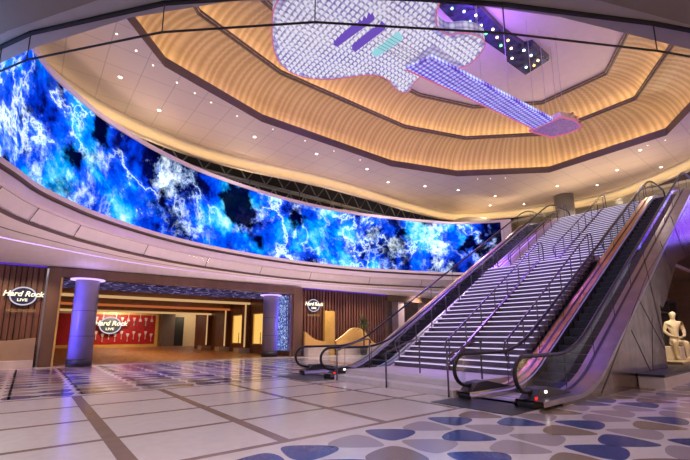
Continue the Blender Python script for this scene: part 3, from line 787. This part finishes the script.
# ------------------------------------------------------------------ escalators
XA, XB = 10.0, 24.75; ZU = 8.4; SLP = ZU/(XB-XA-.2)
def zt(x):
    a, r = 10.0, .9
    b = a+ZU/.577
    def ramp_(u):   # smoothed max(0,u)
        return 0 if u < -r else (u if u > r else (u+r)**2/(4*r))
    return .577*(ramp_(x-a)-ramp_(x-b))
def xs(x0, x1, n): return [x0+(x1-x0)*i/n for i in range(n+1)]
X_ = [7.6,8.4,9.0]+xs(9.1,11.0,10)[0:]+xs(11.5,23.0,20)+xs(23.6,25.6,10)+[26.3,27.0]
def escalator(y0, y1, label, side, ext=.17):
    """y0 = camera side balustrade, y1 = far side balustrade"""
    e_ = empty('escalator', (8,(y0+y1)/2,0), label, 'escalator', None)
    # steps
    xx = 9.9-.4*4; st = None; k = 0
    while xx < 25.6:
        z = zt(xx)
        m = MB(); m.box((xx,y0+.22,z-.22-.001), (xx+.41,y1-.22,z-.002), 0)
        m.box((xx,y0+.22,z-.001), (xx+.03,y1-.22,z+.004), 1)
        if st is None: st = m.build('step', [M['tread'],M['rail']], e_)
        else:
            c = st.copy(); COL.objects.link(c); c.parent = e_; c.location = st.location+Vector((xx-st0[0],0,z-st0[1]))
        if k == 0: st0 = (xx, z)
        k += 1; xx += .40
    for s_, y in ((1,y0),(-1,y1)):
        # deck (outer cap) : inner edge y+.2*s ; outer edge y-.2*s
        P = [(x, zt(x)+.16) for x in X_]
        m = MB()
        ow = ext if y == y0 else .17; top_ = [(x, y-ow*s_, z) for x, z in P]; tin = [(x, y+.17*s_, z) for x, z in P]
        m.strip([[(a,b,c-.10) for a,b,c in top_], top_, tin, [(a,b,c-.30) for a,b,c in tin]], 0)
        o = m.build('deck', M['bronze'] if (s_ == -1) else M['decksteel'], e_)
        # dark gap line beside the glass
        m = MB(); m.strip([[(x, y-.035, z+.012) for x, z in P], [(x, y+.035, z+.012) for x, z in P]], 0); m.build('glass_channel', M['seam'], e_)
        # glass : from deck to rail
        g0 = [(x, y, zt(x)+.17) for x in X_]; g1 = [(x, y, zt(x)+.93) for x in X_]
        m = MB(); m.strip([g0, g1], 0); m.build('balustrade_glass', M['glass'], e_)
        for x in xs(9.5,25,9):
            m = MB(); m.box((x-.006,y-.006,zt(x)+.18), (x+.006,y+.006,zt(x)+.92)); m.build('glass_joint', M['seam'], e_)
        # handrail loop : newel bottom -> along -> newel top
        path = [(8.05,y,.27),(7.72,y,.36)]
        for k in range(0, 9):
            a = -PI*.42 - k*(PI*.58+PI*.0)/8 if False else None
        C = (7.72,.63); R_ = .335
        path = [(8.1,y,.26)]
        for k in range(13):
            a = -PI/2-k*PI/12; path.append((C[0]+R_*1.15*math.cos(a), y, C[1]+R_*math.sin(a)))
        path += [(x, y, zt(x)+.965) for x in X_ if x > 8.0]
        for k in range(1, 13):
            a = PI/2-k*PI/12; path.append((27.0+R_*math.cos(a), y, ZU+.63+R_*math.sin(a)))
        m = MB(); m.tube(path, .042, 8); m.build('handrail', M['rubber'], e_, True)
        # glass end
        m = MB(); m.prism([(C[0]+(R_-.02)*1.15*math.cos(PI/2+k*PI/12), C[1]+(R_-.02)*math.sin(PI/2+k*PI/12)) for k in range(13)], y-.006, y+.006, 0, 'y'); m.build('newel_glass', M['glass'], e_)
        # newel base box
        m = MB(); poly = [(7.65,0),(7.62,.10),(7.95,.34),(8.3,.36),(9.4,.16),(9.4,0)]
        m.prism(poly, y-.16, y+.16, 0, 'y'); bevel(m.build('newel_base', M['dark'], e_), .015)
        if y == y0:
            m = MB(); m.box((7.72,y-.175,.17),(7.79,y-.16,.21)); m.build('indicator', M['led_red'], e_)
            m = MB(); m.box((8.12,y-.175,.25),(8.20,y-.16,.30)); m.build('indicator', M['led_white'], e_)
        # skirt
        m = MB(); m.strip([[(x, y+.20*s_, zt(x)-.30) for x in X_], [(x, y+.20*s_, zt(x)+.06) for x in X_], [(x, y+.17*s_, zt(x)+.16) for x in X_]], 0); m.build('skirt', M['steel'], e_)
        m = MB(); m.tube([(x, y+.19*s_, zt(x)+.10) for x in X_], .012, 5); m.build('skirt_light', M['led_skirt'] if s_ == -1 else M['rail'], e_)
    m = MB(); m.box((7.85,y0+.2,0), (8.3,y1-.2,.012)); m.build('comb_plate', M['steel'], e_)
    # truss underside
    U_ = [x for x in X_ if x > 12.2]
    m = MB()
    lo = [(x, max(.0, zt(x)-1.15)) for x in X_ if x > 9.3]
    hi = [(x, zt(x)-.32) for x in X_ if x > 9.3]
    poly = lo + hi[::-1]
    m.strip([[(x,y0-.15,z) for x,z in lo], [(x,y1+.15,z) for x,z in lo]], 0)
    m.strip([[(x,y0-.15,z) for x,z in lo], [(x,y0-.15,z2) for (x,z),(x2,z2) in zip(lo,hi)]], 0)
    m.strip([[(x,y1+.15,z) for x,z in lo], [(x,y1+.15,z2) for (x,z),(x2,z2) in zip(lo,hi)]], 0)
    m.build('truss_casing', M['dark'], e_)
    return e_
E1 = escalator(4.05, 5.42, 'right escalator rising beside the polished steel cladding', 1, .375)
E2 = escalator(10.45, 11.95, 'left escalator rising in front of the blue video wall', -1)
for y0, y1, l in ((3.83,5.62,'at the foot of the right escalator'),(10.2,12.2,'at the foot of the left escalator')):
    m = MB(); m.box((6.75,y0,0),(8.1,y1,.012)); tag(m.build('entry_mat', M['dark']), 'dark metal floor plate '+l, 'floor plate')
# outer cladding of the right escalator
cl = empty('escalator_cladding', (12,3.7,0), 'polished steel faceted cladding under the right escalator', 'cladding')
def clz(x): return zt(x)+.10
Xc = [x for x in X_ if x >= 8.4]
topc = [(x, clz(x)) for x in Xc if x <= 16.2]+[(16.2, clz(16.2))]
poly = [(8.4,0)]+[(15.75,0),(15.95,2.35),(16.2, zt(16.2)-1.35)]+topc[::-1]
m = MB(); m.prism(poly, 3.68, 3.76, 0, 'y'); m.build('lower_cladding', M['clad'], cl)
Xd = [16.2]+[x for x in X_ if x > 16.2]
m = MB(); m.prism([(16.2,zt(16.2)-1.35),(16.8,2.55),(18.8,4.02),(21.2,4.62),(27.0,6.2)]+[(x, clz(x)) for x in Xd][::-1], 3.68, 3.76, 0, 'y'); m.build('upper_cladding', M['clad'], cl)
m = MB(); m.box((15.70,3.70,0),(15.95,3.88,2.4)); m.build('end_return', M['clad'], cl)
m = MB()
for a, b in (((10.34,.05),(15.0,3.25)),((15.0,3.25),(22.29,7.0)),((12.9,1.50),(14.45,.02)),((13.86,2.4),(15.83,.9)),((15.8,1.21),(14.9,3.7)),((14.9,1.9),(14.2,.05)),((17,4.6),(18.3,3.3)),((19,5.9),(20.4,4.5))):
    m.tube([(a[0],3.678,a[1]),(b[0],3.678,b[1])], .010, 4)
m.build('seam', M['seam'], cl)
# stair side cladding of left escalator (toward stairs)
m = MB(); Xs = [x for x in X_ if x >= 9.1]
m.prism([(x, max(.0, zt(x)-1.15)) for x in Xs]+[(x, clz(x)) for x in Xs][::-1], 10.17, 10.27, 0, 'y')
tag(m.build('stringer_panel', M['lilacwhite']), 'pale inclined side panel of the left escalator lit purple', 'panel')
m = MB(); m.prism([(x, max(.0, zt(x)-1.15)) for x in Xs]+[(x, clz(x)) for x in Xs][::-1], 5.62, 5.68, 0, 'y')
tag(m.build('stringer_panel', M['steel']), 'brushed steel inclined side panel between the stairs and the right escalator', 'panel')

# ------------------------------------------------------------------ stairs
sc_ = empty('staircase', (10,7.8,0), 'broad pale staircase with lit tread edges between the two escalators', 'stairs')
m = MB(); m.box((7.65,5.72,0),(8.1,10.15,.15)); m.box((8.1,5.72,0),(10.3,10.15,.30)); bevel(m.build('platform', M['stone'], sc_), .01)
YL, YM0, YM1, YR = 10.14, 7.83, 7.77, 5.72
def flight(x0, z0, x1, z1, n):
    dz = (z1-z0)/n; dx = (x1-x0)/n; first = None
    for (a, b, sh) in ((YM0, YL, .10), (YR, YM1, 0.)):
        st = None
        for i in range(n):
            x = x0+i*dx; z = z0+(i+1)*dz
            if st is None:
                m = MB(); m.box((x,a,z-dz),(x+dx+.02,b,z-.03), 1); m.box((x-.035,a,z-.03),(x+dx+.02,b,z), 0)
                st = m.build('step', [M['stone'],M['riser']], sc_); s0 = (x,z)
                m = MB(); m.box((x-.045,a+.05,z-.03),(x-.036,b-.05,z-.008)); nl = m.build('nosing_light', M['nose'], None)
                nl.data.transform(Matrix.Translation((-sc_['_o'][0],-sc_['_o'][1],-sc_['_o'][2]))); nl.parent = st
            else:
                c = st.copy(); COL.objects.link(c); c.parent = sc_; c.location = (x-s0[0],0,z-s0[1])
                d2 = nl.copy(); COL.objects.link(d2); d2.parent = c
flight(10.3,.30,16.9,4.40,24)
flight(18.3,4.40,25.2,8.40,24)
m = MB(); m.box((16.9,YR,4.2),(18.32,YL,4.40)); m.build('landing', M['stone'], sc_)
m = MB()
def inc(x): return .30+(x-10.3)*(4.1/6.6) if x < 16.9 else (4.40 if x < 18.3 else 4.40+(x-18.3)*(4.0/6.9))
IX = [10.2,16.9,18.3,25.2]
m.prism([(10.2,.3),(16.9,4.35),(18.3,4.35),(25.2,8.35),(25.2,8.42),(18.2,4.52),(16.85,4.52),(10.1,.42)], YM1, YM0, 0, 'y'); m.build('centre_divider', M['riser'], sc_)
m = MB(); m.prism([(10.3,.0),(11.0,.0),(17.2,3.9),(18.2,3.9),(25.2,7.9),(25.2,8.2),(18.3,4.25),(16.9,4.15),(10.3,.2)], YR+.02, YL-.02, 0, 'y'); m.build('underside', M['dark'], sc_)
def handrail(xa, xb, y, label, n, g='stair handrails'):
    h = empty('stair_handrail', (xa,y,inc(xa)), label, 'handrail', None)
    za, zb = inc(xa)+.92, inc(xb)+.92
    def zz(x): return za+(zb-za)*(x-xa)/(xb-xa)
    path = [(xa-.02,y,inc(xa)+.45),(xa-.13,y,inc(xa)+.5),(xa-.20,y,inc(xa)+.68),(xa-.15,y,za-.1),(xa,y,za)]
    path = catmull(path, 3)+[(x,y,zz(x)) for x in xs(xa,xb,6)[1:]]+catmull([(xb,y,zb),(xb+.25,y,zb+.04),(xb+.38,y,zb-.12),(xb+.40,y,zb-.88)], 4)[1:]
    m = MB(); m.tube(path, .026, 8); m.build('top_rail', M['rail'], h, True)
    for i in range(n):
        x = xa+(xb-xa)*i/(n-1)
        m = MB(); m.tube([(x,y,inc(x)-.02),(x,y,zz(x))], .021, 8); m.build('post', M['rail'], h, True)
    return h
handrail(10.35,16.8,5.86,'lower right stair handrail next to the right escalator',8)
handrail(18.4,25.2,5.86,'upper right stair handrail next to the right escalator',8)
handrail(10.35,16.8,7.80,'lower middle stair handrail on the centre divider',8)
handrail(18.4,25.2,7.80,'upper middle stair handrail on the centre divider',8)
handrail(10.35,16.8,9.95,'lower left stair handrail next to the left escalator',8)
handrail(18.4,25.2,9.95,'upper left stair handrail next to the left escalator',8)
for y, l in ((5.80,'right'),(7.80,'middle'),(9.95,'left')):
    h = empty('platform_handrail', (7.6,y,0), 'short steel handrail over the bottom steps, %s of three' % l, 'handrail')
    m = MB(); m.tube(catmull([(7.60,y,.9),(7.7,y,.93),(8.6,y,1.2),(8.95,y,1.22),(9.0,y,1.1)],4), .026, 8); m.build('top_rail', M['rail'], h, True)
    for x, z0, z1 in ((7.60,0,.9),(8.95,.3,1.2)):
        m = MB(); m.tube([(x,y,z0),(x,y,z1)], .022, 8); m.build('post', M['rail'], h, True)

# ------------------------------------------------------------------ shop under the escalator
m = MB(); m.prism([(12.9,3.1),(22.5,3.1),(22.5,3.66),(12.9,3.66)], 0, .30); m.box((12.87,3.07,.30),(22.5,3.66,.36),1)
tag(m.build('display_plinth', [M['stone'],M['dark']]), 'long pale stone plinth with dark top below the shop window', 'plinth')
m = MB(); m.box((15.96,3.66,0),(26,9.6,.33)); struct(m.build('floor_shop', M['carpet_dark']))
m = MB(); m.box((26,1,0),(26.2,10,6)); m.box((19.2,3.9,4.0),(26,9.6,4.15)); m.box((15.96,5.55,.33),(26,5.6,3.2)); struct(m.build('wall_shop', M['browninner']))
m = MB(); m.box((16.0,3.70,.40),(22.4,3.72,2.45)); tag(m.build('shop_window', M['shopglass']), 'clear shop window pane in front of the mannequin', 'window')
m = MB(); m.box((18.2,3.78,.33),(21.9,4.95,.42)); tag(m.build('display_platform', M['warmwall']), 'low warm lit display platform under the mannequin', 'platform')
sh = empty('shop_shelf', (20.5,5.4,.4), 'dark shop shelving with warm lit strips behind the mannequin', 'shelf')
for z in (2.35, 2.9):
    m = MB(); m.box((18.0,5.1,z),(25,5.48,z+.05)); m.build('shelf_board', M['dark'], sh)
    m = MB(); m.box((18.4,5.05,z-.04),(21.8,5.10,z-.01)); m.build('strip_light', M['led_cream'], sh)
m = MB(); m.box((23.6,5.12,.42),(23.66,5.48,2.9)); m.box((24.9,5.12,.42),(24.96,5.48,2.9)); m.build('upright', M['dark'], sh)
t = copy_tree(proto); t.location = (20.6,4.4,4.0); t['label'] = 'round downlight in the shop ceiling above the mannequin'; del t['group']
# mannequin (seated on a block, hands crossed on the lap)
mq = empty('mannequin', (20.1,4.30,.42), 'cream seated mannequin with hands in its lap in the shop window', 'mannequin')
def skin(name, V, Ed, R, mat, par, sub=2):
    me = bpy.data.meshes.new(name); me.from_pydata(V, Ed, []); me.update()
    o = bpy.data.objects.new(name, me); COL.objects.link(o); o.parent = par
    o.modifiers.new('skin', 'SKIN'); 
    for i, r in enumerate(R): me.skin_vertices[0].data[i].radius = r if isinstance(r, tuple) else (r, r)
    me.skin_vertices[0].data[0].use_root = True
    s = o.modifiers.new('sub', 'SUBSURF'); s.levels = sub; s.render_levels = sub
    me.materials.append(mat)
    return o
# local frame of the figure : faces -Y/-X (towards the lobby); x = its left-right, y = forward(-) , z up
V = [(0,0,.60),(0,0,.78),(0,.02,1.0),(0,.02,1.22),(0,.01,1.33),(0,0,1.42),(0,-.02,1.55),(0,-.02,1.66),
     (.11,0,.57),(.15,-.45,.58),(.14,-.50,.12),(.14,-.60,.03),
     (-.11,0,.57),(-.15,-.42,.60),(-.12,-.36,.12),(-.12,-.48,.03),
     (.20,.02,1.25),(.28,.02,.98),(.20,-.22,.82),(.08,-.34,.78),
     (-.20,.02,1.25),(-.29,.02,.98),(-.20,-.20,.82),(-.05,-.32,.76)]
Ed = [(0,1),(1,2),(2,3),(3,4),(4,5),(5,6),(6,7),(0,8),(8,9),(9,10),(10,11),(0,12),(12,13),(13,14),(14,15),(3,16),(16,17),(17,18),(18,19),(3,20),(20,21),(21,22),(22,23)]
R = [(.15,.12),(.13,.10),(.15,.11),(.16,.10),(.07,.06),(.055,.055),(.095,.11),(.075,.085),
     (.10,.10),(.075,.075),(.05,.05),(.04,.035),(.10,.10),(.075,.075),(.05,.05),(.04,.035),
     (.065,.065),(.05,.05),(.04,.04),(.035,.02),(.065,.065),(.05,.05),(.04,.04),(.035,.02)]
a = -math.radians(60)
def rt(p, s=1.12): x, y, z = p; return ((x*math.cos(a)-y*math.sin(a))*s, (x*math.sin(a)+y*math.cos(a))*s, z*s)
skin('body', [rt(p) for p in V], Ed, [(r[0]*1.34, r[1]*1.3) for r in R], M['manq'], mq)
for sx in (-1, 1):
    base = Vector((.06 if sx > 0 else -.03, -.36, .77))
    vv = []; ee = []; rr_ = []
    vv.append(rt(tuple(base+Vector((0,.03,0))))); rr_.append((.03,.018))
    for k in range(4):
        p = base+Vector((-sx*.03-sx*.0, -.03-.02*k if False else -.05, .012*(k-1.5)))
        q = p+Vector((-sx*.045, -.02, -.012)); q2 = q+Vector((-sx*.025, .0, -.022))
        i = len(vv); vv += [rt(tuple(p+Vector((0,.014*(k-1.5),0)))), rt(tuple(q+Vector((0,.014*(k-1.5),0)))), rt(tuple(q2+Vector((0,.014*(k-1.5),0))))]; ee += [(0,i),(i,i+1),(i+1,i+2)]; rr_ += [(.010,.010),(.009,.009),(.008,.008)]
    i = len(vv); vv += [rt(tuple(base+Vector((sx*.01,-.04,.035)))), rt(tuple(base+Vector((-sx*.01,-.07,.045))))]; ee += [(0,i),(i,i+1)]; rr_ += [(.011,.011),(.009,.009)]
    skin('hand', vv, ee, rr_, M['manq'], mq, 1)
m = MB(); m.box((19.8,4.12,.42),(20.4,4.68,.92)); tag(bevel(m.build('seat_block', M['white']), .02), 'white block the mannequin sits on', 'block')
# second curved screen across the lobby (seen mirrored in the steel and glass)
v2 = empty('video_wall', (24,1,6), 'violet video wall across the lobby mirrored in the steel cladding', 'screen')
sp = [(21,-3.4),(24,-1.8),(27.2,.2),(29.5,3.0)]
cp = catmull(sp, 5); m = MB(); m.strip([at(cp, 6.0), at(cp, 9.85)], 0); m.build('display', M['plasma2'], v2)
m = MB(); m.strip([at(offs(cp,-.1,False), 5.8), at(offs(cp,-.1,False), 10.05)], 0); m.build('casing', M['dark'], v2)

m = MB(); m.box((-14,-13.4,0), (46,-13,13)); struct(m.build('wall_front', M['warmwall']))
for i, x in enumerate((2,9,16,23,30,37)):
    m = MB(); m.box((x,-13.0,.6), (x+4.2,-12.93,3.4)); tag(m.build('added_glow_panel', M['front_glow']), 'added warm glow panel across the lobby, made for gold reflections', 'window', 'added glow panels across the lobby')  # unseen glowing panels added to reflect as gold streaks in the steel
# ------------------------------------------------------------------ lamps
def area(name, loc, rot, sx, sy, p, col):
    l = bpy.data.lights.new(name, 'AREA'); l.shape = 'RECTANGLE'; l.size = sx; l.size_y = sy; l.energy = p; l.color = col
    o = bpy.data.objects.new(name, l); o.location = loc; o.rotation_euler = rot; COL.objects.link(o); return o
def spot(name, loc, tgt, p, col, ang=70, blend=.6, r=.08):
    l = bpy.data.lights.new(name, 'SPOT'); l.energy = p; l.color = col; l.spot_size = math.radians(ang); l.spot_blend = blend; l.shadow_soft_size = r
    o = bpy.data.objects.new(name, l); o.location = loc
    o.rotation_euler = (Vector(tgt)-Vector(loc)).to_track_quat('-Z','Y').to_euler(); COL.objects.link(o); return o
for x, y in big: spot('downlight_lamp', (x,y,11.95), (x,y,0), 640, (1,.86,.76), 120, .8)
for x, y in ((-5,2),(0,3),(0,-3),(-4,7),(-2,10.5),(3,4.2),(6.5,1.5)): spot('downlight_lamp', (x,y,7.95), (x,y,0), 420 if x < 1 else 230, (1,.87,.82), 130, .8)
PUR = (.34,.15,1.)
for x, y, tx, ty in ((9,7,12,8),(16,14,14,8),(20,14,20,8),(10,14,5,17),(3,16,4,17),(15,8,14,7),(18,9,17,8)):
    spot('stage_wash_lamp', (x,y,11.2), (tx,ty,1.5), 7500 if ty < 10 else 1500, PUR, 48, .8, .2)
spot('stage_wash_lamp', (12,9,14.5), (16,8,15.4), 10, PUR, 100)
l = bpy.data.lights.new('dome_wash', 'POINT'); l.energy = 620; l.color = (.30,.10,1.); l.shadow_soft_size = .5
o = bpy.data.objects.new('dome_wash_lamp', l); o.location = (14.2,8.3,13.6); COL.objects.link(o)
o = area('column_wash_lamp', (.95,20.35,2.0), (0,0,0), 3.4, .08, 34, (.10,.08,1.)); o.data.spread = math.radians(70); o.rotation_euler = (Vector((1.9,21.1,2.0))-o.location).to_track_quat('-Z','X').to_euler()
o = area('column_wash_lamp', (13.0,22.2,2.0), (0,0,0), 3.4, .08, 26, (.10,.08,1.)); o.data.spread = math.radians(70); o.rotation_euler = (Vector((12.2,22.9,2.0))-o.location).to_track_quat('-Z','X').to_euler()
for y in (25,30,34,39,45): spot('corridor_lamp', (7,y,3.85 if y < 27 else 4.1), (7,y,0), 560, (1,.60,.30), 150, .9, .3)
spot('corridor_lamp', (15.2,47,3.9), (15.2,50,2.0), 300, (1,.75,.45), 110, .8, .3)
spot('corridor_lamp', (7.5,46.5,3.9), (7.5,50,1.6), 900, (1,.72,.5), 150, .8, .3)
spot('shop_lamp', (18.6,3.95,3.4), (19.9,4.3,1.2), 260, (1,.78,.5), 110, .8, .1)
spot('wall_fill', (25,21,4.2), (24,26,1.5), 260, (1,.72,.55), 110, .8, .1)  # added fill for the dark recess right of the slatted wall
spot('shop_lamp', (21,4.4,3.9), (21,4.6,0), 300, (1,.75,.5), 120, .8, .1)
for x in (4,12,20,28): spot('upper_fill', (x,29.5,13.6), (x,33,9), 420, (1,.72,.48), 120, .8, .2)  # added fill warming the upper back wall
for x in (3,10,17,24): spot('upper_fill', (x,22.6,8.9), (x,27,12.8), 260, (.9,.8,.75), 110, .8, .2)  # added fill so the trusses show in the dark plenum
spot('upper_fill', (36,10,11.3), (34,10,8.4), 500, (1,.8,.5), 140, .8, .2)
for x in (-3,-1,.0,14.5,16,18.2,20): spot('wall_fill', (x,20.2,4.25), (x,22,1.2), 230, (1,.70,.42), 90, .8, .05)  # added warm fill on slats and banquettes, no fixture modelled

for x in (4,12,20,28,36): spot('wall_fill', (x,-9.5,7.5), (x,-13,3.5), 1500, (1,.66,.36), 100, .8, .3)  # unseen spots added to warm the opposite wall for reflections
for x, y in ((1.5,13),(4,15.5),(8,17),(12.5,17.5),(17,17)): spot('added_upfill', (x,y,.15), (x,y+2.2,5), 520, (1,.70,.66), 110, .9, .2)  # added fill brightening the soffit from below, no real floor fixtures
for x, y in ((-6,-2),(0,-6),(6,-8),(-6,9),(12,-7)): spot('added_upfill', (x,y,8.6), (x+6,y+7,12), 1500, (1,.82,.52), 130, .9, .3)  # unseen fill added on the slab top to brighten the ceiling
for x, y in ((29,16),(29.5,11),(29,7)): spot('added_upfill', (x,y,8.7), (x-2,y,12), 350, (1,.78,.52), 140, .9, .3)  # added ceiling fill near the stair top
for x, y in ((4,23.0),(10,23.5),(17,23.3),(23,23)): spot('added_upfill', (x,y,9.3), (x,y-5,12), 350, (1,.78,.55), 120, .9, .3)  # added ceiling fill hidden behind the video wall
w = bpy.data.worlds.new('world'); bpy.context.scene.world = w; w.use_nodes = True
bg = w.node_tree.nodes['Background']; bg.inputs[0].default_value = (.42,.36,.44,1); bg.inputs[1].default_value = 1.1
for o in bpy.data.objects:
    if '_o' in o.keys(): del o['_o']
vw = bpy.context.scene.view_settings
vw.view_transform = 'Standard'; vw.look = 'None'; vw.exposure = 0; vw.gamma = 1; vw.use_curve_mapping = False
